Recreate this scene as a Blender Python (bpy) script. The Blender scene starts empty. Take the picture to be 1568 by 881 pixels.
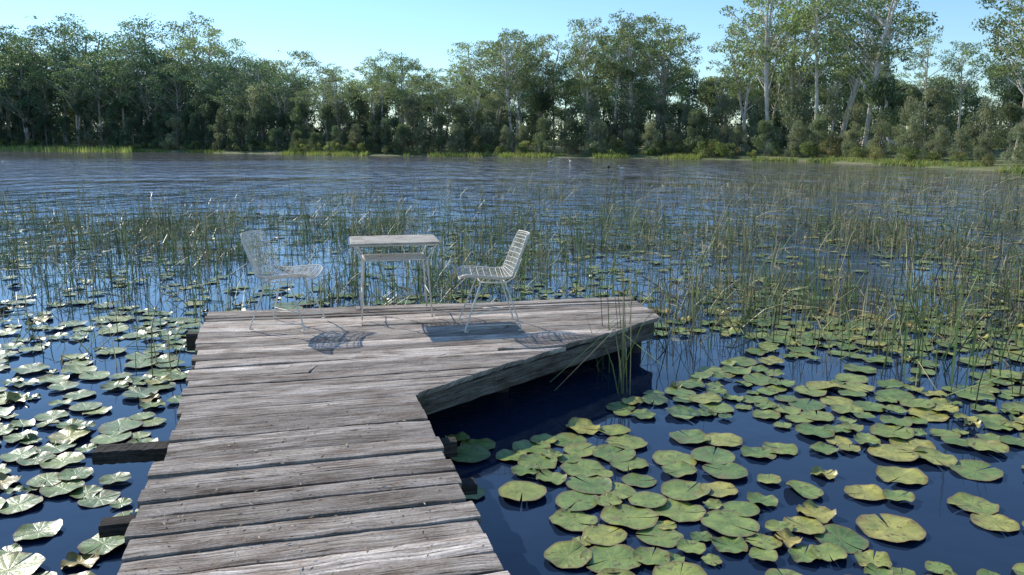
import bpy, math, random
import numpy as np
from mathutils import Vector, noise as mnoise
random.seed(7); rng=np.random.default_rng(7)
scene=bpy.context.scene
scene.view_settings.view_transform='Standard'; scene.view_settings.look='None'; scene.view_settings.exposure=0

# ------------------------------------------------------------ helpers
def new_obj(name,mesh,parent=None,loc=None):
    o=bpy.data.objects.new(name,mesh); scene.collection.objects.link(o)
    if parent: o.parent=parent
    if loc: o.location=loc
    return o
class MB:
    def __init__(s): s.v=[];s.f=[];s.c=[];s.m=[]
    def add(s,vs,fs,c=(1,1,1),mi=0):
        b=len(s.v); s.v.extend(vs)
        if len(c)==len(vs) and not isinstance(c[0],(int,float)): s.c.extend(c)
        else: s.c.extend([c]*len(vs))
        for f in fs: s.f.append(tuple(b+i for i in f)); s.m.append(mi)
    def tube(s,path,rad,sides=6,c=(1,1,1),mi=0,cap=True,closed=False):
        n=len(path); path=[Vector(p) for p in path]
        if isinstance(rad,(int,float)): rad=[rad]*n
        vs=[];fs=[];prev=None
        for i in range(n):
            if closed: t=path[(i+1)%n]-path[i-1]
            else: t=path[min(i+1,n-1)]-path[max(i-1,0)]
            if t.length<1e-9: t=Vector((0,0,1))
            t.normalize()
            if prev is None:
                a=Vector((0,0,1)) if abs(t.z)<.9 else Vector((1,0,0))
                x=t.cross(a).normalized()
            else:
                x=(prev-t*prev.dot(t))
                if x.length<1e-6: x=t.orthogonal()
                x.normalize()
            prev=x; y=t.cross(x)
            for k in range(sides):
                a=2*math.pi*k/sides
                p=path[i]+(x*math.cos(a)+y*math.sin(a))*rad[i]; vs.append(tuple(p))
        for i in range(n if closed else n-1):
            j=(i+1)%n
            for k in range(sides):
                fs.append((i*sides+k,i*sides+(k+1)%sides,j*sides+(k+1)%sides,j*sides+k))
        if cap and not closed:
            fs.append(tuple(range(sides))[::-1]); fs.append(tuple((n-1)*sides+k for k in range(sides)))
        s.add(vs,fs,c,mi)
    def mesh(s,name,mats,smooth=False,attr='tint'):
        me=bpy.data.meshes.new(name); me.from_pydata(s.v,[],s.f)
        a=me.attributes.new(attr,'FLOAT_VECTOR','POINT')
        a.data.foreach_set('vector',np.array(s.c,dtype=np.float32).ravel())
        for m in mats: me.materials.append(m)
        me.polygons.foreach_set('material_index',np.array(s.m,dtype=np.int32))
        if smooth: me.polygons.foreach_set('use_smooth',np.ones(len(s.f),dtype=bool))
        me.update(); return me
class NT:
    def __init__(s,name):
        s.mat=bpy.data.materials.new(name); s.mat.use_nodes=True; s.t=s.mat.node_tree; s.t.nodes.clear()
        s.out=s.n('ShaderNodeOutputMaterial')
    def n(s,ty,**k):
        nd=s.t.nodes.new(ty)
        for a,b in k.items(): setattr(nd,a,b)
        return nd
    def l(s,a,b): s.t.links.new(a,b)
    def val(s,sock,v):
        if isinstance(v,(int,float,tuple,list)): sock.default_value=v
        else: s.l(v,sock)
    def math(s,op,a,b=0.0,clamp=False):
        nd=s.n('ShaderNodeMath',operation=op,use_clamp=clamp); s.val(nd.inputs[0],a); s.val(nd.inputs[1],b); return nd.outputs[0]
    def vm(s,op,a,b):
        nd=s.n('ShaderNodeVectorMath',operation=op); s.val(nd.inputs[0],a); s.val(nd.inputs[1],b); return nd.outputs[0]
    def noise(s,vec,scale,detail=4,rough=.55):
        nd=s.n('ShaderNodeTexNoise'); s.l(vec,nd.inputs['Vector']); nd.inputs['Scale'].default_value=scale
        nd.inputs['Detail'].default_value=detail; nd.inputs['Roughness'].default_value=rough; return nd.outputs['Fac']
    def ramp(s,fac,pts):
        nd=s.n('ShaderNodeValToRGB'); s.l(fac,nd.inputs[0]); e=nd.color_ramp.elements
        while len(e)<len(pts): e.new(.5)
        for i,(p,c) in enumerate(pts): e[i].position=p; e[i].color=(*c,1) if len(c)==3 else c
        return nd.outputs[0]
    def mapr(s,v,a,b,c,d,it='LINEAR'):
        nd=s.n('ShaderNodeMapRange',interpolation_type=it); s.l(v,nd.inputs[0])
        for i,q in enumerate((a,b,c,d)): nd.inputs[i+1].default_value=q
        return nd.outputs[0]
    def mix(s,fac,a,b,bt='MIX'):
        nd=s.n('ShaderNodeMix',data_type='RGBA',blend_type=bt); s.val(nd.inputs[0],fac)
        s.val(nd.inputs[6],(*a,1) if isinstance(a,tuple) else a); s.val(nd.inputs[7],(*b,1) if isinstance(b,tuple) else b); return nd.outputs[2]
    def attr(s,name): return s.n('ShaderNodeAttribute',attribute_name=name).outputs['Vector']
    def bump(s,h,strength=.5,dist=.01):
        nd=s.n('ShaderNodeBump'); s.l(h,nd.inputs['Height']); nd.inputs['Strength'].default_value=strength; nd.inputs['Distance'].default_value=dist; return nd.outputs[0]
    def pbsdf(s,col,rough=.6,normal=None,spec=.5,metal=0):
        b=s.n('ShaderNodeBsdfPrincipled'); s.val(b.inputs['Base Color'],(*col,1) if isinstance(col,tuple) else col)
        s.val(b.inputs['Roughness'],rough); b.inputs['Specular IOR Level'].default_value=spec; b.inputs['Metallic'].default_value=metal
        if normal is not None: s.l(normal,b.inputs['Normal'])
        s.l(b.outputs[0],s.out.inputs[0]); return b

# ------------------------------------------------------------ materials
def leaf_mat(name,transl=.3,rough=.5,tr=(1.5,1.5,.9)):
    m=NT(name); col=m.attr('tint'); oi=m.n('ShaderNodeObjectInfo')
    k=m.math('ADD',m.math('MULTIPLY',oi.outputs['Random'],.5),.75)
    sc=m.n('ShaderNodeVectorMath',operation='SCALE'); m.l(col,sc.inputs[0]); m.l(k,sc.inputs['Scale']); col=sc.outputs[0]
    d=m.n('ShaderNodeBsdfPrincipled'); m.l(col,d.inputs['Base Color']); d.inputs['Roughness'].default_value=rough; d.inputs['Specular IOR Level'].default_value=.35
    t=m.n('ShaderNodeBsdfTranslucent'); c2=m.vm('MULTIPLY',col,tr); m.l(c2,t.inputs[0])
    mx=m.n('ShaderNodeMixShader'); mx.inputs[0].default_value=transl; m.l(d.outputs[0],mx.inputs[1]); m.l(t.outputs[0],mx.inputs[2]); m.l(mx.outputs[0],m.out.inputs[0])
    return m.mat
M_leaf=leaf_mat('eucalypt_foliage',.42); M_reed=leaf_mat('reed_green',.25,.38); M_grass=leaf_mat('shore_grass_green',.4,.6)

m=NT('tree_bark'); tc=m.n('ShaderNodeTexCoord').outputs['Object']; st=m.vm('MULTIPLY',tc,(3,3,.6))
f=m.noise(st,1.5,5); c=m.ramp(f,[(.3,(.20,.17,.14)),(.5,(.45,.41,.37)),(.7,(.62,.58,.53))]); c=m.mix(1.0,c,m.attr('tint'),'MULTIPLY')
m.pbsdf(c,.8,m.bump(f,.5,.05)); M_bark=m.mat

def wood_mat(name):
    m=NT(name); w=m.attr('wuv'); sep=m.n('ShaderNodeSeparateXYZ'); m.l(w,sep.inputs[0])
    tone=sep.outputs[2]
    cz=m.n('ShaderNodeCombineXYZ'); m.l(sep.outputs[0],cz.inputs[0]); m.l(sep.outputs[1],cz.inputs[1]); v=cz.outputs[0]
    wob=m.n('ShaderNodeTexNoise'); m.l(v,wob.inputs['Vector']); wob.inputs['Scale'].default_value=2.5
    wv=m.vm('MULTIPLY',wob.outputs['Color'],(0,.06,0)); v2=m.vm('ADD',v,wv)
    g1=m.noise(m.vm('MULTIPLY',v2,(2.2,60,1)),1,8,.72)
    g2=m.noise(m.vm('MULTIPLY',v2,(4.5,95,1)),1,5,.65)
    blot=m.noise(m.vm('MULTIPLY',v,(2.5,7,1)),1,6,.7)
    grit=m.noise(m.vm('MULTIPLY',v,(55,150,1)),1,3,.75)
    c=m.ramp(g1,[(.32,(.14,.115,.098)),(.44,(.33,.295,.262)),(.56,(.52,.48,.44)),(.70,(.72,.685,.64))])
    c2=m.ramp(blot,[(.34,(.52,.45,.40)),(.5,(.98,.95,.93)),(.66,(1.28,1.27,1.26))]); c=m.mix(1.0,c,c2,'MULTIPLY')
    crack=m.ramp(g2,[(.37,(.10,.080,.065)),(.44,(1,1,1))]); c=m.mix(.88,c,crack,'MULTIPLY')
    c=m.mix(.6,c,m.ramp(grit,[(.32,(.4,.4,.4)),(.68,(1.5,1.5,1.5))]),'MULTIPLY')
    tn=m.n('ShaderNodeCombineXYZ'); m.l(tone,tn.inputs[0]); m.l(m.math('MULTIPLY',tone,.955),tn.inputs[1]); m.l(m.math('MULTIPLY',tone,.90),tn.inputs[2])
    c=m.mix(1.0,c,tn.outputs[0],'MULTIPLY')
    h=m.math('ADD',m.math('MULTIPLY',g1,1.0),m.math('MULTIPLY',g2,.8)); h=m.math('ADD',h,m.math('MULTIPLY',grit,.3))
    m.pbsdf(c,.88,m.bump(h,.6,.009),.12); return m.mat
M_wood=wood_mat('weathered_timber')

m=NT('white_wire_paint'); tc=m.n('ShaderNodeTexCoord').outputs['Object']
c=m.ramp(m.noise(tc,14,5),[(.3,(.50,.44,.34)),(.45,(.70,.65,.55)),(.7,(.78,.74,.65))]); m.pbsdf(c,.5); M_white=m.mat
m=NT('table_top_paint'); tc=m.n('ShaderNodeTexCoord').outputs['Object']
c=m.ramp(m.noise(tc,9,7,.7),[(.35,(.26,.23,.18)),(.5,(.42,.38,.31)),(.65,(.54,.50,.43))]); m.pbsdf(c,.8,None,.2); M_top=m.mat

# water
m=NT('lake_water_surface'); geo=m.n('ShaderNodeNewGeometry').outputs['Position']; sp=m.n('ShaderNodeSeparateXYZ'); m.l(geo,sp.inputs[0])
mr=m.mapr(sp.outputs[1],8,38,.04,1,'SMOOTHSTEP')
mxr=m.mapr(sp.outputs[0],0,30,1,.4)
w1=m.noise(m.vm('MULTIPLY',geo,(1.1,1.0,1)),1.0,3,.55); w2=m.noise(m.vm('MULTIPLY',geo,(3.0,5.0,1)),1.0,2,.5); w3=m.noise(m.vm('MULTIPLY',geo,(.50,.30,1)),1.0,2,.5)
big=m.noise(m.vm('MULTIPLY',geo,(.03,.05,1)),1.0,3,.5)
patch=m.ramp(big,[(.38,(.45,)*3),(.52,(1,)*3)])
h=m.math('ADD',m.math('MULTIPLY',w1,.30),m.math('MULTIPLY',w2,.04)); h=m.math('ADD',h,m.math('MULTIPLY',w3,.62)); h=m.math('MULTIPLY',h,mr); h=m.math('MULTIPLY',h,patch); h=m.math('MULTIPLY',h,mxr)
h=m.math('MULTIPLY',h,m.mapr(sp.outputs[1],75,110,1,.45))
nb=m.bump(h,1.0,1.0)
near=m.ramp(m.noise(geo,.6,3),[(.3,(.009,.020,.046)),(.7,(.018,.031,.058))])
silt_glint=m.ramp(m.noise(m.vm('MULTIPLY',geo,(1.0,.55,1)),1,4,.6),[(.38,(.06,.052,.055)),(.5,(.14,.125,.13)),(.62,(.26,.24,.24))])  # far water: silt tone plus ripple glitter streaks painted into the colour
mid=m.mix(m.mapr(sp.outputs[1],5,14,0,1,'SMOOTHSTEP'),near,(.035,.065,.12))  # mid water: reflected sky blue painted into the base colour
c=m.mix(m.mapr(sp.outputs[1],18,45,0,1,'SMOOTHSTEP'),mid,silt_glint)
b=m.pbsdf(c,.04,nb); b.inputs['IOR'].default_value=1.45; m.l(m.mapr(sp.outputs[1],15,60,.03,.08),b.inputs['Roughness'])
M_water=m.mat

m=NT('lily_pad_leaf'); p=m.attr('puv'); sp=m.n('ShaderNodeSeparateXYZ'); m.l(p,sp.inputs[0])
ang=m.math('ARCTAN2',sp.outputs[1],sp.outputs[0]); r2=m.math('SQRT',m.math('ADD',m.math('MULTIPLY',sp.outputs[0],sp.outputs[0]),m.math('MULTIPLY',sp.outputs[1],sp.outputs[1])))
vein=m.math('POWER',m.math('ABSOLUTE',m.math('SINE',m.math('MULTIPLY',ang,6.5))),.30)
geo=m.n('ShaderNodeNewGeometry').outputs['Position']
c=m.ramp(sp.outputs[2],[(0,(.115,.19,.05)),(.3,(.155,.24,.06)),(.55,(.205,.285,.07)),(.8,(.29,.335,.08)),(.95,(.40,.38,.09)),(1,(.36,.26,.09))])
c=m.mix(1.0,c,m.ramp(m.noise(geo,9,5,.65),[(.3,(.5,.58,.5)),(.7,(1.4,1.28,1.2))]),'MULTIPLY')
c=m.mix(m.math('MULTIPLY',m.math('SUBTRACT',1.0,vein),.35),c,(.30,.36,.15))
spots=m.ramp(m.noise(geo,28,3,.6),[(.59,(0,0,0)),(.67,(1,1,1))]); c=m.mix(m.math('MULTIPLY',spots,.75),c,(.12,.06,.03))
blt=m.ramp(m.noise(geo,6,6,.75),[(.54,(0,0,0)),(.66,(1,1,1))]); c=m.mix(m.math('MULTIPLY',blt,.6),c,(.26,.17,.07))
rim=m.ramp(r2,[(.84,(0,0,0)),(1.0,(1,1,1))]); c=m.mix(m.math('MULTIPLY',rim,.75),c,(.22,.12,.06))
und=m.n('ShaderNodeNewGeometry').outputs['Backfacing']; c=m.mix(und,c,(.20,.13,.06))
h=m.math('ADD',m.math('MULTIPLY',vein,.3),m.noise(geo,22,4)); m.pbsdf(c,.38,m.bump(h,.6,.008),.5); M_pad=m.mat

m=NT('lake_shore_ground'); tc=m.n('ShaderNodeNewGeometry').outputs['Position']
c=m.ramp(m.noise(tc,.35,6,.65),[(.35,(.07,.10,.03)),(.5,(.14,.17,.055)),(.62,(.24,.21,.12))]); m.pbsdf(c,.9,m.bump(m.noise(tc,3,4),.6,.1)); M_ground=m.mat
def simple(name,col,rough=.5,var=.2):
    m=NT(name); tc=m.n('ShaderNodeTexCoord').outputs['Object']
    c=m.ramp(m.noise(tc,8,4),[(.3,tuple(x*(1-var) for x in col)),(.7,tuple(min(1,x*(1+var)) for x in col))]); m.pbsdf(c,rough); return m.mat
M_carw=simple('car_white_paint',(.7,.7,.7),.25,.05); M_glass=simple('car_window_glass',(.02,.025,.03),.08); M_tyre=simple('tyre_rubber',(.02,.02,.02),.8)
M_bird=simple('bird_feathers',(.6,.6,.57),.7); M_birdd=simple('dark_feathers',(.04,.035,.03),.7)
M_litter=leaf_mat('dry_litter',.1,.8)

# ------------------------------------------------------------ camera, light, sky
cam=bpy.data.cameras.new('camera'); co=bpy.data.objects.new('camera',cam); scene.collection.objects.link(co)
co.location=(0,0,2.05); co.rotation_euler=(math.radians(90-10.48),0,0); cam.lens=28; cam.sensor_width=36; cam.clip_end=8000; cam.clip_start=.05
scene.camera=co
EL=math.radians(34); sd=Vector((-.75,.66,0)).normalized()*math.cos(EL); sd.z=math.sin(EL)
sun=bpy.data.lights.new('sun','SUN'); so=bpy.data.objects.new('sun',sun); scene.collection.objects.link(so)
so.rotation_euler=sd.to_track_quat('Z','Y').to_euler(); sun.energy=5.0; sun.angle=math.radians(.5); sun.color=(1,.95,.86); so.location=(-30,30,40)
w=bpy.data.worlds.new('World'); scene.world=w; w.use_nodes=True; nt=w.node_tree
bg=nt.nodes['Background']; sky=nt.nodes.new('ShaderNodeTexSky'); sky.sky_type='NISHITA'; sky.sun_disc=False
sky.sun_elevation=EL; sky.sun_rotation=math.atan2(sd.x,sd.y); sky.air_density=1.1; sky.dust_density=0.0; sky.ozone_density=3.0
tint=nt.nodes.new('ShaderNodeMix'); tint.data_type='RGBA'; tint.blend_type='MULTIPLY'; tint.inputs[0].default_value=1; tint.inputs[7].default_value=(.86,1.04,1.20,1)
nt.links.new(sky.outputs[0],tint.inputs[6]); nt.links.new(tint.outputs[2],bg.inputs[0]); bg.inputs[1].default_value=.15

# ------------------------------------------------------------ ground + water
shore=[(32,50),(32.6,64),(30,77),(16,92),(-2,101),(-26,112),(-53,135),(-73,149),(-106,165),(-140,160),(-170,120),(-170,60),(-120,10),(-60,-14),(-10,-12),(10,-11),(40,-8),(48,10),(38,30)]
pts=[]
for i in range(len(shore)):
    a=Vector(shore[i]); b=Vector(shore[(i+1)%len(shore)]); n=max(2,int((b-a).length/3))
    for k in range(n):
        p=a.lerp(b,k/n); nz=mnoise.noise(Vector((p.x*.11,p.y*.11,0)))*2.2; d=(p-Vector((-20,55))).normalized(); pts.append(p+d*nz)
mb=MB(); C=Vector((-20,55)); rings=[(-9,-1.2),(-1,-.12),(0,.02),(1.5,.2),(5,.5),(15,.9),(50,1.3),(200,2),(900,3),(4000,3)]
N=len(pts); vs=[]
for off,z in rings:
    for p in pts:
        d=(p-C).normalized(); q=p+d*off; vs.append((q.x,q.y,z+(mnoise.noise(Vector((q.x*.2,q.y*.2,3)))*.15 if 0<off<100 else 0)))
fs=[(r*N+i,(r+1)*N+i,(r+1)*N+(i+1)%N,r*N+(i+1)%N) for r in range(len(rings)-1) for i in range(N)]
mb.add(vs,fs); new_obj('ground',mb.mesh('ground',[M_ground],True))
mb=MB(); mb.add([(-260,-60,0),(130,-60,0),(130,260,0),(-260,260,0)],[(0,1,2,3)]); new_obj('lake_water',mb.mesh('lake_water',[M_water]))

# ------------------------------------------------------------ jetty
jetty=bpy.data.objects.new('timber_jetty',None); scene.collection.objects.link(jetty)
DZ=.40
Lp=[(-1.534+.277*14.0,-11.182),(-1.534,2.818),(-2.147,5.029),(-2.979,7.604)]
def XL(y):
    for (x0,y0),(x1,y1) in zip(Lp[:-1],Lp[1:]):
        if y<=y1 or (x1,y1)==Lp[-1]: return x0+(x1-x0)*(y-y0)/(y1-y0)
R=[(-.649+.2746*16.6,5.098-16.6),(-.649,5.098),(1.417,7.399),(1.25,8.38)]
def slope(y): return .262 if y<4.6 else max(.181,.262-(y-4.6)/3.0*.081)
def right_end(y):
    xl=XL(y); m_=slope(y); best=None
    for (x0,y0),(x1,y1) in zip(R[:-1],R[1:]):
        dx,dy=x1-x0,y1-y0; den=dy-m_*dx
        if abs(den)<1e-9: continue
        t=(y+m_*(x0-xl)-y0)/den
        if -1e-6<=t<=1+1e-6:
            X=x0+dx*t
            if X>xl and (best is None or X<best): best=X
    return best if best is not None else 1.25
V=[];F=[];W=[]
def board(y0,y1,fa,fb,jl,jr,tone,z):
    nl=max(6,int(44*(fb-fa))); nw=6; base=len(V); uo=random.uniform(0,50); vo=random.uniform(0,50); sd_=random.uniform(0,99)
    tilt=random.uniform(-.005,.005); bow=random.uniform(-.008,.008)
    for k in range(nw+1):
        t=k/nw; y=y0+(y1-y0)*t; xl=XL(y); xr=right_end(y); m_=slope(y)
        if fa==0: xa=xl+jl
        else: xa=xl+(xr-xl)*fa+.002
        xb=xr+jr if fb==1 else xl+(xr-xl)*fb-.003
        for i in range(nl+1):
            s=i/nl; x=xa+(xb-xa)*s
            yy=y+m_*(x-xl)
            edge=-.004 if k in(0,nw) else 0
            wz=mnoise.noise(Vector((x*1.1+sd_,sd_,0)))*.006+mnoise.noise(Vector((x*9+sd_,t*2,1)))*.002
            ej=(mnoise.noise(Vector((x*4+sd_,k//3*9.0,5)))*.010+mnoise.noise(Vector((x*17+sd_,k//3*9.0,5)))*.004) if k in(0,1,nw-1,nw) else 0
            V.append((x,yy+ej,DZ+z+wz+edge+tilt*(t-.5)*2+bow*(s-.5)**2*4)); W.append((x+uo,(y-y0)+vo,tone))
    def id(k,i): return base+k*(nl+1)+i
    for k in range(nw):
        for i in range(nl): F.append((id(k,i),id(k,i+1),id(k+1,i+1),id(k+1,i)))
    loop=[id(0,i) for i in range(nl+1)]+[id(k,nl) for k in range(1,nw+1)]+[id(nw,i) for i in range(nl-1,-1,-1)]+[id(k,0) for k in range(nw-1,0,-1)]
    b2=len(V)
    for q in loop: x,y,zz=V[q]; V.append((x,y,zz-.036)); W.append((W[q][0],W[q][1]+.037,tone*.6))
    n=len(loop)
    for i in range(n): F.append((loop[i],b2+i,b2+(i+1)%n,loop[(i+1)%n]))
y=-11.0
while y<7.6:
    wd=random.choice([.10,.13,.15,.16,.175,.19]); gap=random.choice([.005,.007,.010,.016])
    y1=min(y+wd,7.604)
    if y1-y<.04: break
    z=random.uniform(-.007,.007)
    cuts=[0,1]
    if y>5.3: cuts=sorted([0,1]+random.choice([[.33],[.62],[.4,.8],[.25,.66],[.5],[]]))
    for a,b in zip(cuts[:-1],cuts[1:]):
        tone=random.choice([.64,.74,.85,.9,.95,1.05]) if random.random()<.78 else random.choice([1.25,1.35,1.45])
        board(y,y1,a,b,random.uniform(-.03,.02),random.uniform(-.015,.02),tone,z+random.uniform(-.003,.003))
    y=y1+gap
def wood_mesh(name,V,F,W,parent):
    me=bpy.data.meshes.new(name); me.from_pydata(V,[],F); a=me.attributes.new('wuv','FLOAT_VECTOR','POINT')
    a.data.foreach_set('vector',np.array(W,dtype=np.float32).ravel()); me.materials.append(M_wood); me.update(); return new_obj(name,me,parent)
wood_mesh('deck_boards',V,F,W,jetty)
V=[];F=[];W=[]
def beam(p,q,h,t,tone=.8,n=24):
    p=Vector(p);q=Vector(q);d=(q-p);L=d.length;d.normalize();s=Vector((-d.y,d.x,0)); base=len(V); uo=random.uniform(0,50);so_=random.uniform(0,50)
    prof=[(-t/2,-h/2+.006),(-t/2,h/2-.006),(-t/2+.006,h/2),(t/2-.006,h/2),(t/2,h/2-.006),(t/2,-h/2+.006),(t/2-.006,-h/2),(-t/2+.006,-h/2)]
    per=[0]
    for a,b in zip(prof[:-1],prof[1:]): per.append(per[-1]+math.hypot(a[0]-b[0],a[1]-b[1]))
    for i in range(n+1):
        c=p+d*(L*i/n)
        for j,(a,b) in enumerate(prof):
            jj=mnoise.noise(Vector((i*.7+uo,j,0)))*.006
            v=c+s*(a+jj)+Vector((0,0,b+jj)); V.append(tuple(v)); W.append((L*i/n+uo,per[j]+so_,tone))
    for i in range(n):
        for j in range(8): F.append((base+i*8+j,base+i*8+(j+1)%8,base+(i+1)*8+(j+1)%8,base+(i+1)*8+j))
    F.append(tuple(base+j for j in range(8))); F.append(tuple(base+n*8+j for j in range(8))[::-1])
bz=DZ-.045
E=Vector((-.649,5.098,0)); Fv=Vector((1.417,7.399,0)); n45=Vector((-.743,.668,0))
def atz(v,z): return (v.x,v.y,z)
beam(atz(E+n45*.05,bz-.085),atz(Fv+n45*.05-(Fv-E).normalized()*.45,bz-.085),.15,.06,.36)
beam(atz(Fv+n45*.16-(Fv-E).normalized()*.6,bz-.105),atz(Fv+n45*.12,bz-.105),.16,.07,.33)
def wp(y,side):
    if side<0: return Vector((XL(y)+.12,y,0))
    return Vector((-.649-.2746*(y-5.098)-.10,y,0))
beam(atz(wp(-11,1),bz-.07),atz(wp(5.05,1),bz-.07),.13,.06,.35,60)
beam(atz(wp(-11,-1),bz-.07),atz(wp(7.5,-1),bz-.07),.13,.06,.35,60)
beam((1.16,8.2,bz-.09),(1.34,7.45,bz-.09),.15,.05,.35)
beam((-2.86,7.56,bz-.09),(1.1,8.24,bz-.09),.15,.05,.35)
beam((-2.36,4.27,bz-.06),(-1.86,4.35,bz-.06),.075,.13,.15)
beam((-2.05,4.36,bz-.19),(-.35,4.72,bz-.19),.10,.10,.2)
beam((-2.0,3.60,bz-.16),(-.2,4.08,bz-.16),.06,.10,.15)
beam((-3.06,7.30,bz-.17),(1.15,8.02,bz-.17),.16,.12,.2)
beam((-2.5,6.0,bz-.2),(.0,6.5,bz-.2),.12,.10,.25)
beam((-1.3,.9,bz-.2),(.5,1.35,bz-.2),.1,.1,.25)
wood_mesh('bearers_and_fascia',V,F,W,jetty)
mb=MB()
for (x,yy) in [(-2.8,7.36),(-1.95,4.45),(-.62,4.62),(1.2,7.62),(-.1,6.38),(-2.45,6.05),(1.1,8.1),(-.8,7.8),(-1.2,.95),(.45,1.3),(-.3,-3),(1.1,-2.7),(.8,-7),(2.1,-6.6)]:
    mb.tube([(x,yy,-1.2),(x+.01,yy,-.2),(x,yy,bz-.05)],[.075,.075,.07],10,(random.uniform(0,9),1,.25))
me=mb.mesh('posts',[M_wood],True,'wuv'); new_obj('support_posts',me,jetty)

mb=MB()
for i in range(700):
    y=random.uniform(2.0,7.8)
    if random.random()<.6: y=random.uniform(2.2,4.6)
    xr=right_end(min(y,7.5)); xl=XL(min(y,7.5)); fr=random.random() if random.random()<.4 else random.betavariate(2,2); x=xl+(xr-xl)*fr
    yy=min(y,7.5)+slope(y)*(x-xl); a=random.uniform(0,6.28); l=random.uniform(.004,.018); wv=l*random.uniform(.12,.35)
    dx,dy=math.cos(a)*l,math.sin(a)*l; nx,ny=-math.sin(a)*wv,math.cos(a)*wv; z=DZ+random.uniform(.009,.014)
    c=random.choice([(.40,.27,.13),(.55,.43,.27),(.16,.09,.05),(.6,.55,.42)])
    mb.add([(x-dx,yy-dy,z),(x+nx,yy+ny,z+.003),(x+dx,yy+dy,z+.002),(x-nx,yy-ny,z)],[(0,1,2,3)],c)
new_obj('dry_leaf_litter',mb.mesh('dry_leaf_litter',[M_litter]))

# ------------------------------------------------------------ furniture
def spline(P,n):
    out=[]
    for i in range(n+1):
        t=i/n*(len(P)-1); k=min(int(t),len(P)-2); f=t-k
        p0=P[max(k-1,0)];p1=P[k];p2=P[k+1];p3=P[min(k+2,len(P)-1)]
        out.append(tuple(.5*((2*b)+(-a+c)*f+(2*a-5*b+4*c-d)*f*f+(-a+3*b-3*c+d)*f**3) for a,b,c,d in zip(p0,p1,p2,p3)))
    return out
def wire_chair(loc,face):
    par=bpy.data.objects.new('wire_chair',None); scene.collection.objects.link(par); par.location=loc; par.rotation_euler=(0,0,math.atan2(face[1],face[0]))
    prof=spline([(.27,.435,.21),(.21,.452,.25),(.06,.44,.275),(-.10,.425,.275),(-.18,.455,.265),(-.235,.54,.255),(-.285,.66,.25),(-.33,.77,.235),(-.355,.83,.20)],44)
    def S(i,w):
        x,z,hw=prof[i]; t=i/44; back=min(1,max(0,(t-.42)/.2))
        cup=.055*w*w; c1=(1-back)*cup; c2=back*cup
        return (x+c2,w*hw,z+c1)
    mb=MB(); r=.0031
    nw=21
    for j in range(nw):
        w_=-1+2*j/(nw-1); rr=.006 if j in(0,nw-1) else r
        mb.tube([S(i,w_) for i in range(45)],rr,5)
    for i in list(range(0,45,2)):
        rr=.006 if i in(0,44) else r
        mb.tube([S(i,-1+2*k/12) for k in range(13)],rr,5)
    new_obj('wire_shell',mb.mesh('wire_shell',[M_white],True),par)
    mb=MB(); R_=.007
    for s in(-1,1):
        ff=(.25,s*.25,.008); rf=(-.25,s*.25,.008); ft=(.10,s*.17,.425); rt=(-.12,s*.17,.415)
        mb.tube([ft,(.105,s*.172,.40),(.245,s*.248,.03),ff,(.22,s*.25,.008)],R_,8)
        mb.tube([(-.22,s*.25,.008),rf,(-.245,s*.248,.03),(-.125,s*.172,.39),rt],R_,8)
        mb.tube([(.235,s*.247,.06),(-.235,s*.247,.06)],.0045,6)
        mb.tube([ft,rt],R_,8)
        mb.tube([(-.12,s*.17,.415),(-.2,s*.15,.46),(-.27,s*.12,.62)],.005,6)
    mb.tube([(.10,-.17,.425),(.10,.17,.425)],R_,8); mb.tube([(-.12,-.17,.415),(-.12,.17,.415)],R_,8)
    mb.tube([(.19,-.215,.155),(-.12,0,.155),(.19,.215,.155)],.004,6)
    new_obj('rod_legs',mb.mesh('rod_legs',[M_white],True),par)
    return par
dz=DZ+.012
wire_chair((-2.02,7.02,dz),(1,-.12)); wire_chair((-.20,6.98,dz),(-1,-.16))
tab=bpy.data.objects.new('metal_garden_table',None); scene.collection.objects.link(tab); tab.location=(-1.12,7.50,dz); tab.rotation_euler=(0,0,math.atan(.21))
mb=MB(); hx,hy,tz=.41,.30,.72
def rrect(hx,hy,r,n=5):
    o=[]
    for cx,cy,a0 in((hx-r,hy-r,0),(-hx+r,hy-r,90),(-hx+r,-hy+r,180),(hx-r,-hy+r,270)):
        for k in range(n+1): a=math.radians(a0+90*k/n); o.append((cx+r*math.cos(a),cy+r*math.sin(a)))
    return o
o=rrect(hx,hy,.03); n=len(o); o2=rrect(hx-.012,hy-.012,.02)
vs=[(x,y,tz-.018) for x,y in o]+[(x,y,tz-.004) for x,y in o]+[(x,y,tz) for x,y in o2]
fs=[(i,(i+1)%n,n+(i+1)%n,n+i) for i in range(n)]+[(n+i,n+(i+1)%n,2*n+(i+1)%n,2*n+i) for i in range(n)]+[tuple(2*n+i for i in range(n)),tuple(range(n))[::-1]]
mb.add(vs,fs); new_obj('table_top',mb.mesh('table_top',[M_top]),tab)
mb=MB(); sx,sy,sz=.29,.20,.545
for i in range(15): 
    x=-sx+2*sx*i/14; mb.tube([(x,-sy,sz),(x,sy,sz)],.003,5)
for i in range(11):
    y=-sy+2*sy*i/10; mb.tube([(-sx,y,sz+.004),(sx,y,sz+.004)],.003,5)
q=[(x,y,sz) for x,y in rrect(sx,sy,.03)]; mb.tube(q,.007,8,closed=True)
new_obj('wire_shelf',mb.mesh('wire_shelf',[M_white],True),tab)
mb=MB()
for a in(-1,1):
    for b in(-1,1):
        mb.tube([(a*(hx-.03),b*(hy-.03),tz-.02),(a*(sx+.004),b*(sy+.004),sz+.01),(a*(sx+.005),b*(sy+.005),sz-.03),(a*(sx+.035),b*(sy+.06),.0)],.0075,8)
    mb.tube([(a*(sx+.02),-(sy+.035),.22),(a*(sx+.02),(sy+.035),.22)],.005,6)
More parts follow.
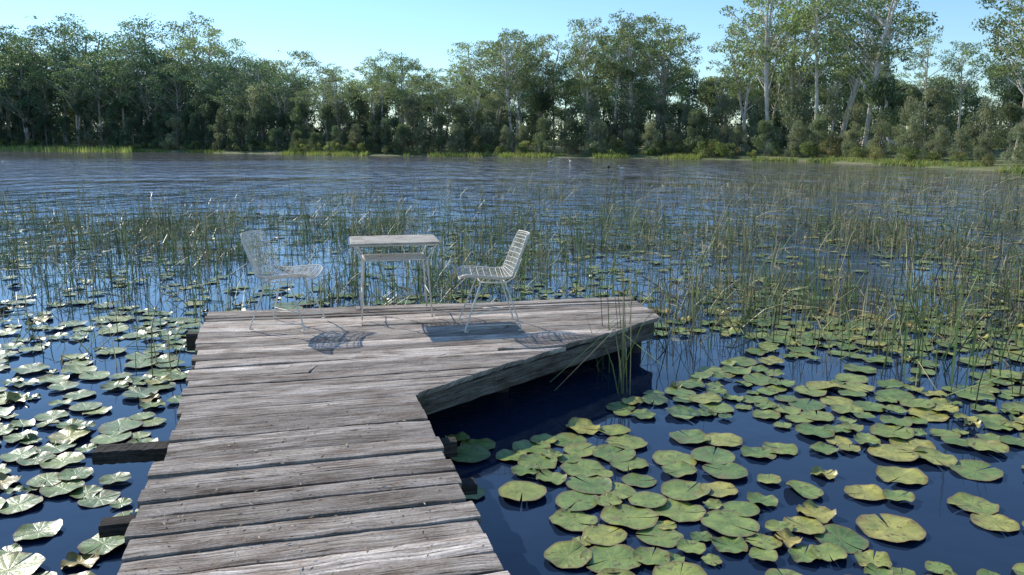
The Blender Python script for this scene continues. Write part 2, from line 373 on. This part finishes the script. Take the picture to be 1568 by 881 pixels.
q=[(x,y,tz-.026) for x,y in rrect(hx-.02,hy-.02,.03)]; mb.tube(q,.007,8,closed=True)
new_obj('table_legs',mb.mesh('table_legs',[M_white],True),tab)

# ------------------------------------------------------------ lily pads
def on_deck(x,y,mrg=0):
    if y>9 or y<-12: return False
    yl=y-slope(min(y,7.6))*(x-XL(min(y,7.6)))
    for _ in range(3): yl=y-slope(min(yl,7.6))*(x-XL(min(yl,7.6)))
    if yl>7.604+mrg: return False
    yl=min(yl,7.6)
    return XL(yl)-mrg<x<right_end(yl)+mrg
def pad_density(x,y):
    u=x/max(y,.1)
    if on_deck(x,y,.14): return 0
    n=mnoise.noise(Vector((x*.8,y*.65,2)))+.6*mnoise.noise(Vector((x*2.0,y*1.6,5)))
    if x>-.2:
        if y<8.2 and x< -.649+ .9*(y-5.098)+.75 and y>5: return 0
        if y<=5 and x<-.649-.2746*(y-5.098)+.6: return 0
        if y<2: return .4
        if y<5.7:
            if u<.30: return .95 if n>-.12 else .05
            return .7 if n>.24 else .05
        if y<7.9: return .95 if n>-.2 else .12
        if y<11: return .55 if n>-.05 else .12
        return max(0,.36-.018*(y-11))*(1 if n>0 else .2)
    else:
        if on_deck(x,y,.3): return .05
        if y<5: return .8 if n>.02 else .03
        if y<9: return .65 if n>0 else .10
        if y<12: return .35 if n>.0 else .06
        return max(0,.16-.012*(y-12))*(1 if n>0 else .15)
V=[];F=[];W=[]
grid={}
def try_pad(x,y,r,force=False):
    key=(int(x//.5),int(y//.5))
    if not force:
        for i in(-1,0,1):
            for j in(-1,0,1):
                for (a,b,c) in grid.get((key[0]+i,key[1]+j),[]):
                    if (a-x)**2+(b-y)**2<(.70*(c+r))**2: return False
    grid.setdefault(key,[]).append((x,y,r)); return True
npad=0
def pad(x,y,r):
    global npad; npad+=1
    base=len(V); n=30 if y<10 else 14; rings=4 if y<10 else 2; rot=random.uniform(0,6.28); notch=random.uniform(.04,.16); z0=random.uniform(.006,.024)
    ta,tb=random.gauss(0,.02),random.gauss(0,.02); ruf=random.uniform(.002,.010); el=random.uniform(.88,1.0)
    q=min(.95,max(0,random.gauss(.44,.24)+ (.14 if x>0 else -.05)))
    if random.random()<.05: q=random.uniform(.9,1); ruf=.016
    curl=0
    if random.random()<.07: curl=random.uniform(.02,.04)
    cx_=random.uniform(0,6.28); sdn=random.uniform(0,99)
    V.append((x,y,z0-.002)); W.append((0.001,0,q))
    for k in range(1,rings+1):
        for i in range(n+1):
            a=notch/2+(2*math.pi-notch)*i/n; rr=r*k/rings*(1+(.08*mnoise.noise(Vector((math.cos(a)*1.6+sdn,math.sin(a)*1.6,0))) ))
            if k==rings and ruf>.015: rr*=1-.3*abs(mnoise.noise(Vector((a*2.5,sdn,0))))
            lx,ly=rr*math.cos(a),rr*math.sin(a)*el
            zz=z0+ta*lx+tb*ly+(k/rings)**3*ruf*(1+math.sin(a*3+sdn)+.6*math.sin(a*7+sdn*2))
            if curl: 
                e=max(0,math.cos(a-cx_)-.55)*(k/rings)**2; zz+=curl*e*2; lx*=1-e*.4; ly*=1-e*.4
            cr,sr=math.cos(rot),math.sin(rot)
            V.append((x+lx*cr-ly*sr,y+lx*sr+ly*cr,max(zz,.003))); W.append((math.cos(a)*k/rings,math.sin(a)*k/rings,q))
    for i in range(n): F.append((base,base+1+i,base+2+i))
    for k in range(rings-1):
        for i in range(n):
            a=base+1+k*(n+1)+i; F.append((a,a+n+1,a+n+2,a+1))
for (x,y,r) in [(.28,3.66,.125),(.167,4.82,.135),(.45,4.74,.14),(.745,4.8,.125),(.06,4.38,.15),(.335,4.04,.135),(.645,4.07,.16),(1.03,4.4,.16),(1.17,3.98,.16),(2.75,4.9,.14),(2.02,3.95,.17),(2.62,4.02,.12),(2.4,4.62,.15)]:
    try_pad(x,y,r,True); pad(x,y,r)
for t in range(30000):
    y=random.uniform(1.6,26)
    if t<11000: y=random.uniform(2.5,9)
    x=random.uniform(-.85,.85)*(y+1.5)
    if random.random()<pad_density(x,y):
        r=random.uniform(.085,.16) if y<10 else random.uniform(.07,.13)
        if random.random()<.18: r*=.6
        if try_pad(x,y,r): pad(x,y,r)
print('PADS',npad,len(V))
me=bpy.data.meshes.new('lily_pads'); me.from_pydata(V,[],F); a=me.attributes.new('puv','FLOAT_VECTOR','POINT'); a.data.foreach_set('vector',np.array(W,dtype=np.float32).ravel())
me.materials.append(M_pad); me.polygons.foreach_set('use_smooth',np.ones(len(F),dtype=bool)); me.update(); new_obj('lily_pads',me)

# ------------------------------------------------------------ reeds
mb=MB()
def rcol(x,y,dry):
    if random.random()<dry: b=random.choice([(.44,.38,.22),(.34,.28,.15),(.54,.48,.31),(.12,.085,.055)])
    else: b=random.choice([(.17,.23,.08),(.23,.29,.11),(.10,.15,.055),(.28,.32,.14)])
    k=random.uniform(.75,1.2); return tuple(c*k for c in b)
def reed(x,y,h,r,dry,kind=None,lean=None):
    a=random.uniform(0,6.28); k=random.random() if kind is None else kind; c=rcol(x,y,dry); tipc=(.22,.14,.07) if random.random()<.5 else c
    d=Vector((math.cos(a),math.sin(a),0)); le=abs(random.gauss(0,.24)) if lean is None else lean
    if k<.38:
        P=[Vector((x,y,-.05))+d*(h*le*t*t)+Vector((0,0,(h+.05)*t)) for t in(0,.35,.7,1)]; Rr=[r,r*.9,r*.7,r*.25]
    elif k<.68:
        hb=h*random.uniform(.3,.8); q=Vector((x,y,hb))+d*hb*le; e=q+d*(h-hb)*random.uniform(.6,1.25)-Vector((0,0,min(hb+.01,(h-hb)*random.uniform(.1,.9))))
        P=[Vector((x,y,-.05)),Vector((x,y,hb*.5))+d*hb*le*.4,q,e]; Rr=[r,r,r*.8,r*.3]
    elif k<.90:
        s=random.uniform(.6,1.8); e=Vector((x,y,0))+d*h*s*.75+Vector((0,0,h*.6/s)); P=[Vector((x,y,-.03)),Vector((x,y,0)).lerp(e,.5)+Vector((0,0,.06)),e]; Rr=[r,r*.8,r*.3]
    else:
        e=Vector((x,y,.012))+d*h; P=[Vector((x,y,.010)),Vector((x,y,.014)).lerp(e,.5)+Vector((-d.y,d.x,0))*.04,e]; Rr=[r*1.2,r*1.2,r*.5]
    n=len(P); cols=[]
    for i in range(n): cols+= [c if i<n-1 else tipc]*3
    vs=[]
    for i,p in enumerate(P):
        t=(P[min(i+1,n-1)]-P[max(i-1,0)]).normalized(); X=t.orthogonal().normalized(); Y=t.cross(X)
        for q in range(3):
            an=q*2.094; vs.append(tuple(p+(X*math.cos(an)+Y*math.sin(an))*Rr[i]))
    mb.add(vs,[(i*3+q,i*3+(q+1)%3,(i+1)*3+(q+1)%3,(i+1)*3+q) for i in range(n-1) for q in range(3)],cols)
cnt=0
for t in range(100000):
    y=math.sqrt(random.uniform(6.3**2,48**2)); 
    if random.random()<.38: y=random.uniform(7,20)
    u=random.uniform(-.80,.80); x=u*y
    if on_deck(x,y,.12): continue
    n=mnoise.noise(Vector((x*.45,y*.28,7)))+.7*mnoise.noise(Vector((x*1.5,y*1.1,9)))
    if u<.05:
        d=0 if y<8.6 else min(1,(y-8.6)/2.5)*.9
        if u<-.28 and y<11.5: d*=.5
        if u<-.34 and 6.8<y<=8.6: d=.08
        far=35+(u+.2)*8
    else:
        s0=7.6-.9*min(1,max(0,(u-.25)/.3)); d=0 if y<s0 else min(1,(y-s0)/3.0+.1)*.72; far=42+ (u)*10
    d*=1 if y<far-13 else max(0,(far-y)/13)
    d*=max(.10,min(1.2,.52+1.6*n))
    if random.random()>d*.50: continue
    dry=.32+(.22 if u>.15 else 0)+(.18 if y>20 else 0)
    h=random.uniform(.22,.74)*(1.0 if u<.1 else 1.1)
    if random.random()<.09: h*=1.35
    if y<9.5: h*=.85
    reed(x,y,h,random.uniform(.0042,.006)*(1+y*.014),dry); cnt+=1
def clump(x,y,n,h0,h1,sp,dry=.15):
    for i in range(n): reed(x+random.gauss(0,sp),y+random.gauss(0,sp),random.uniform(h0,h1),random.uniform(.004,.007),dry,random.choice([.1,.2,.3,.35,.5,.8]) ,abs(random.gauss(.1,.15)))
clump(.90,6.28,8,.85,1.2,.03); clump(1.0,7.0,10,.6,1.05,.14); clump(1.6,8.1,16,.6,1.1,.35)
clump(3.75,6.4,16,.6,1.15,.28); clump(4.15,6.9,16,.6,1.2,.45); clump(3.2,8.2,18,.6,1.1,.6); clump(.9,9.2,24,.6,1.05,.35); clump(-3.4,9.3,16,.5,.85,.4)
clump(2.6,9.4,16,.7,1.1,.5); clump(4.9,9.0,18,.7,1.15,.6); clump(-3.1,6.9,5,.3,.6,.15)
print('REEDS',cnt)
new_obj('reed_bed',mb.mesh('reed_bed',[M_reed]))

# ------------------------------------------------------------ trees
def leaves(clumps,rs,per,lsz,wsz,droop,pal,flat=.7):
    Vs=[];Cs=[]
    for (c,r) in clumps:
        n=int(per*(r/rs)**2); d=rng.normal(size=(n,3)); d/=np.linalg.norm(d,axis=1)[:,None]
        rad=r*rng.uniform(.25,1.05,n)**.6; P=np.array(c)+d*rad[:,None]*np.array([1,1,flat]); 
        a=rng.normal(size=(n,3)); a[:,2]-=droop; a/=np.linalg.norm(a,axis=1)[:,None]
        b=rng.normal(size=(n,3)); b-=a*(a*b).sum(1)[:,None]; b/=np.linalg.norm(b,axis=1)[:,None]
        L=(lsz*rng.uniform(.6,1.3,n))[:,None]; Wd=(wsz*rng.uniform(.6,1.3,n))[:,None]
        q=np.stack([P-a*L*.5,P+b*Wd*.5,P+a*L*.5,P-b*Wd*.5],1); Vs.append(q.reshape(-1,3))
        base=np.array(pal[rng.integers(len(pal))])*rng.uniform(.75,1.25); cc=base*rng.uniform(.7,1.35,(n,1))
        Cs.append(np.repeat(cc,4,axis=0))
    Vs=np.concatenate(Vs);Cs=np.concatenate(Cs); n=len(Vs)//4
    return Vs,Cs,n
def build_tree(name,mbw,Lv,Lc,n):
    me=bpy.data.meshes.new(name); nb=len(mbw.v)
    V=mbw.v+[tuple(v) for v in Lv.tolist()]; F=mbw.f+[(nb+4*i,nb+4*i+1,nb+4*i+2,nb+4*i+3) for i in range(n)]
    me.from_pydata(V,[],F); a=me.attributes.new('tint','FLOAT_VECTOR','POINT')
    a.data.foreach_set('vector',np.concatenate([np.array(mbw.c,dtype=np.float32).reshape(-1,3),Lc.astype(np.float32)]).ravel())
    me.materials.append(M_bark); me.materials.append(M_leaf)
    me.polygons.foreach_set('material_index',np.array([0]*len(mbw.f)+[1]*n,dtype=np.int32)); me.update(); return me
PAL=[(.20,.26,.12),(.23,.29,.13),(.16,.22,.11),(.26,.29,.15),(.19,.25,.14)]
PALd=[(.11,.18,.11),(.13,.21,.12),(.10,.165,.11),(.17,.23,.12)]
PALc=[(.22,.245,.17),(.19,.215,.15),(.24,.25,.17),(.17,.21,.14)]
PALg=[(.10,.145,.09),(.085,.125,.08),(.12,.16,.09)]
PALs=[(.16,.22,.07),(.20,.25,.09),(.24,.25,.11),(.13,.18,.07)]
def gum(seed,h=20,cw=5.2,ntip=46,base=.42,per=150,forks=1,bark=(.9,.85,.8),pal=PAL,cr=1.45):
    random.seed(seed); mb=MB(); tips=[]
    lean=(random.uniform(-.06,.06)*h,random.uniform(-.06,.06)*h)
    stems=[]
    for s in range(forks):
        a=random.uniform(0,6.28) ; o=(0 if forks==1 else .22*cw)
        top=Vector((lean[0]+math.cos(a+s*2.5)*o*2,lean[1]+math.sin(a+s*2.5)*o*2,h*random.uniform(.80,.88)))
        P=[];n=9
        for i in range(n):
            t=i/(n-1); p=Vector((top.x*t**1.3,top.y*t**1.3,top.z*t))+Vector((math.sin(t*5+seed)*.25,math.cos(t*4+seed*2)*.25,0))*t; P.append(p)
        mb.tube(P,[h*.012*(1-.75*(i/(n-1))**.8)+.03+(h*.007 if i==0 else 0) for i in range(n)],8,bark)
        stems.append(P)
    tries=0; zc=h*(base+1)/2; hz=h*(1-base)/2
    while len(tips)<ntip and tries<3000:
        tries+=1; th=random.uniform(0,6.28); z=random.uniform(-1,1); rr=math.sqrt(max(0,1-z*z))*random.uniform(.35,1)
        if z<0: rr*=random.uniform(.6,1.0)
        p=Vector((lean[0]*.7+math.cos(th)*rr*cw,lean[1]*.7+math.sin(th)*rr*cw,zc+z*hz*.93))
        if all((p-q).length>cr*1.0 for q in tips): tips.append(p)
    for p in tips:
        P=min(stems,key=lambda S:(S[-1]-p).length); hr=math.hypot(p.x-P[5].x,p.y-P[5].y); za=max(h*base*.75,min(P[-1].z,p.z-hr*random.uniform(.6,1.1)))
        k=za/P[-1].z*8; i=min(int(k),7); A=P[i].lerp(P[i+1],min(1,k-i))
        mid=A.lerp(p,.55)+Vector((0,0,random.uniform(-.05,.12)*hr)); rb=.03+.009*(p-A).length
        mb.tube([A,A.lerp(mid,.5)+Vector((random.uniform(-.2,.2),random.uniform(-.2,.2),0)),mid,p],[rb,rb*.8,rb*.55,.02],5,bark,cap=False)
        for _ in range(3):
            q=p+Vector((random.uniform(-1,1),random.uniform(-1,1),random.uniform(-.2,.7)))*cr*.7; mb.tube([mid.lerp(p,.5),q],[.03,.01],3,bark,cap=False)
    cl=[]
    for p in tips:
        cl.append((tuple(p),cr*random.uniform(.65,1.05)))
        for _ in range(2):
            q=p+Vector((random.gauss(0,1),random.gauss(0,1),random.gauss(0,.5)))*cr*.7; cl.append((tuple(q),cr*random.uniform(.3,.6)))
    Lv,Lc,n=leaves(cl,cr,per,.36,.17,1.0,pal,.6)
    return build_tree('eucalyptus',mb,Lv,Lc,n)
def casuarina(seed,h=10,cw=2.6,per=140,pal=PALc):
    random.seed(seed); mb=MB(); top=Vector((random.uniform(-.4,.4),random.uniform(-.4,.4),h*.95))
    mb.tube([(0,0,0),(top.x*.3,top.y*.3,h*.4),tuple(top)],[.17,.11,.02],7,(.45,.4,.36)); cl=[]
    for i in range(32):
        t=random.uniform(.08,1); th=random.uniform(0,6.28); w_=cw*(1-.75*t**1.6)*random.uniform(.35,1.0)
        p=Vector((top.x*t+math.cos(th)*w_,top.y*t+math.sin(th)*w_,h*t)); A=Vector((top.x*t*.8,top.y*t*.8,max(0.3,h*t-w_*.8)))
        mb.tube([A,A.lerp(p,.6)+Vector((0,0,.1)),p],[.05,.03,.012],4,(.45,.4,.36),cap=False); cl.append((tuple(p),random.uniform(.55,1.05)))
    Lv,Lc,n=leaves(cl,.85,per,.50,.10,2.2,pal,1.25)
    return build_tree('casuarina',mb,Lv,Lc,n)
def shrub(seed,h=3,cw=2.0,pal=PALs):
    random.seed(seed); mb=MB(); cl=[]
    for i in range(16):
        th=random.uniform(0,6.28); r=random.uniform(0,1)*cw; p=Vector((math.cos(th)*r,math.sin(th)*r,h*random.uniform(.15,.9)*(1-.4*(r/cw)**2)))
        mb.tube([(0,0,0),tuple(p*.5+Vector((0,0,.2))),tuple(p)],[.05,.03,.01],4,(.5,.45,.4),cap=False); cl.append((tuple(p),random.uniform(.5,.85)))
    Lv,Lc,n=leaves(cl,.7,110,.27,.12,.6,pal,.8)
    return build_tree('shrub',mb,Lv,Lc,n)
gd=[gum(11,20,6.2,44,.34,115,1,(1.1,1.05,1),PALd,1.7),gum(12,20,5.4,36,.38,115,1,(1.1,1.05,1),PALd,1.7),gum(13,20,6.8,46,.32,110,2,(1.1,1.05,1),PALd,1.75),gum(14,20,5.0,32,.38,115,1,(1.1,1.05,1),PALd,1.6)]
ga=[gum(21,20,6.2,38,.44,105,2,(1.5,1.45,1.38),cr=1.4),gum(22,20,5.2,30,.46,105,1,(1.6,1.54,1.44),cr=1.4),gum(23,20,7.0,42,.42,105,2,(1.4,1.34,1.25),cr=1.45),gum(24,20,4.6,24,.52,105,1,(1.6,1.54,1.45),cr=1.35)]
cs=[casuarina(31),casuarina(32,10,3.2),casuarina(33,10,2.6),casuarina(34,10,3.0,140,[(.15,.19,.11),(.13,.17,.10)])]
cg=[casuarina(35,10,3.2,150,PALg),casuarina(36,10,2.8,150,PALg)]
sh=[shrub(41),shrub(42,3,2.4),shrub(43,3.4,1.8,[(.20,.21,.10),(.25,.23,.12)]),shrub(44,2.6,2.2)]
random.seed(99)
US=[-1.1,-.643,-.49,-.39,-.23,-.02,.175,.39,.51,.64,.85,1.2]; YS=[150,165,149,135,112,101,92,77,64,50,42,37]
UH=[-1.1,-.64,-.6,-.56,-.48,-.40,-.31,-.29,-.25,-.2,-.15,-.125,-.07,0,.06,.1,.18,.215,.25,.30,.38,.46,.5,.54,.58,.61,.64,1.2]
HH=[25,26.5,24,25.5,21.5,23,19,13.5,14.5,14,15,12,14.5,17,14,17.2,16.5,12,15,18,17.5,14.8,11,9.6,9.6,12.5,13,14]
ys=lambda u:float(np.interp(u,US,YS)); hh=lambda u:float(np.interp(u,UH,HH))
row=bpy.data.objects.new('distant_tree_line',None); scene.collection.objects.link(row)
cnt=0
def inst(me,u,off,h,base_h,name='tree',parent=row,wide=1.0):
    global cnt
    Y=ys(u)+off; o=new_obj(name,me,parent); s=h/base_h; z=.15+.05*min(off,15)
    o.location=(u*Y,Y,z); o.scale=(s*wide*random.uniform(.9,1.1),s*wide*random.uniform(.9,1.1),s); o.rotation_euler=(0,0,random.uniform(0,6.28)); cnt+=1; return o
for off,kh,sp in((9,.80,5.0),(15,.95,5.0),(23,1.0,6.5)):
    u=-1.0
    while u<.95:
        Y=ys(u)+off; airy=u>.2
        if airy: 
            if random.random()<.35:
                inst(random.choice(ga),u,off+random.uniform(-2,2),hh(u)*kh*random.uniform(.55,.8),20,wide=1.1)
        elif u>-.26:
            inst(random.choice(gd if random.random()<.25 else ga),u,off+random.uniform(-2.5,2.5),hh(u)*kh*random.uniform(.70,1.04)*(1+off*.003),20,wide=1.15)
        else:
            inst(random.choice(gd if random.random()<.9 else ga),u,off+random.uniform(-2.5,2.5),hh(u)*kh*random.uniform(.74,1.04)*(1+off*.003),20,wide=1.25)
        u+=sp*random.uniform(.7,1.3)/Y
for off,h0,h1,sp in((3.5,3.0,5.4,2.8),(8,4.8,8,3.1),(26,6.5,9.5,3.6),(45,10,13,5)):
    u=-1.0
    while u<.95:
        Y=ys(u)+off; k=(.76 if u>.45 else .96 if u>-.3 else 1.3)
        left=u<-.1 and random.random()<.75
        if not(u<-.5 and off<4): inst(random.choice(cg if left or off>20 else cs),u,off+random.uniform(-1.2,1.2),random.uniform(h0,h1)*k,10,wide=1.3 if off<30 else 1.6)
        u+=sp*random.uniform(.6,1.4)/Y
u=-1.0
while u<.95:
    Y=ys(u)+2
    inst(random.choice(sh),u,random.uniform(1.2,4.5),random.uniform(.8,2.3)*(.7 if u>.4 else 1),3); u+=2.2*random.uniform(.5,1.6)/Y
for (u,off,h,i) in [(.315,9,19.2,0),(.345,15,19,2),(.375,8,17.6,1),(.405,14,19,2),(.435,8,17,0),(.285,13,15.5,1),(.46,13,15.4,3),(.625,9,13.6,0),(.66,7,13,2),(.125,9,16.5,3),(.15,10,16.8,0),(.175,9,16.5,2),(.095,10,16.5,1),(.0,9,15.8,0),(.03,12,15.2,2),(-.16,7,13.5,3),(.51,9,10.5,3),(.55,12,9.8,1)]:
    inst(ga[i],u,off,h,20,'eucalyptus_tree',None)
print('TREES',cnt)
mb=MB()
vs=[];fs=[];cs_=[]
for i in range(26000):
    u=random.uniform(-1,1); off=random.uniform(-1.2,2.2)
    if u<-.47: off=random.uniform(-9,6)
    Y=ys(u)+off+mnoise.noise(Vector((u*60,0,0)))*1.5; x=u*Y
    if mnoise.noise(Vector((x*.15,Y*.1,4)))<-.12 and u>-.47: continue
    h=random.uniform(.2,.65)*(2.0 if u<-.47 else 1)*(.8 if u>.4 else 1); wv=random.uniform(.04,.09); a=random.uniform(0,3.14); dx,dy=math.cos(a)*wv,math.sin(a)*wv; lx,ly=random.gauss(0,.12),random.gauss(0,.12)
    z=-.03 if off<0 else .1
    b=len(vs); vs+= [(x-dx,Y-dy,z),(x+dx,Y+dy,z),(x+lx,Y+ly,z+h)]; fs.append((b,b+1,b+2))
    c=random.choice([(.20,.26,.08),(.24,.29,.09),(.28,.27,.13),(.14,.20,.06)])
    if u<-.47: c=tuple(q*1.4 for q in c)
    cs_+=[c]*3
mb.add(vs,fs,cs_); new_obj('shore_grass',mb.mesh('shore_grass',[M_grass]))

# ------------------------------------------------------------ far small things
def car(x,y,z,rot):
    par=bpy.data.objects.new('parked_car',None); scene.collection.objects.link(par); par.location=(x,y,z); par.rotation_euler=(0,0,rot)
    mb=MB(); prof=[(-2.1,.35),(-2.15,.7),(-2.0,.95),(-1.75,1.35),(-1.2,1.45),(.3,1.42),(1.0,.98),(1.95,.85),(2.15,.6),(2.1,.35)]
    vs=[(a,s*(.85 if b<1.1 else .68),b) for s in(-1,1) for a,b in prof]; n=len(prof)
    mb.add(vs,[tuple(range(n)),tuple(range(2*n-1,n-1,-1))]+[(i,n+i,n+(i+1)%n,(i+1)%n) for i in range(n)]); new_obj('body',mb.mesh('body',[M_carw]),par)
    mb=MB()
    for s in(-1,1): mb.add([(-1.65,s*.80,1.0),(.75,s*.80,1.0),(.22,s*.72,1.36),(-1.5,s*.72,1.36)],[(0,1,2,3)])
    mb.add([(.98,-.66,1.02),(.98,.66,1.02),(.40,.6,1.38),(.40,-.6,1.38)],[(0,1,2,3)]); new_obj('windows',mb.mesh('windows',[M_glass]),par)
    mb=MB()
    for a in(-1.35,1.35):
        for s in(-1,1): mb.tube([(a,s*.70,.33),(a,s*.89,.33)],.33,16)
    new_obj('wheels',mb.mesh('wheels',[M_tyre]),par)
car(.448*92,92,1.0,.4); car(.480*84,84,1.0,.2)
for i,(x,y,r,wh) in enumerate([(3.5,74,0,1),(5.5,76,2,1),(7.2,60,1,0),(7.8,57,3,1)]):
    mb=MB(); P=[(-.22,0,.10),(-.14,0,.09),(-.02,0,.08),(.1,0,.09),(.16,0,.12),(.19,0,.18),(.2,0,.25),(.24,0,.28),(.31,0,.265)]
    mb.tube(P,[.01,.06,.095,.075,.045,.03,.028,.035,.008],10); o=new_obj('water_bird',mb.mesh('water_bird',[M_bird if wh else M_birdd],True)); o.location=(x,y,0); o.rotation_euler=(0,0,r)
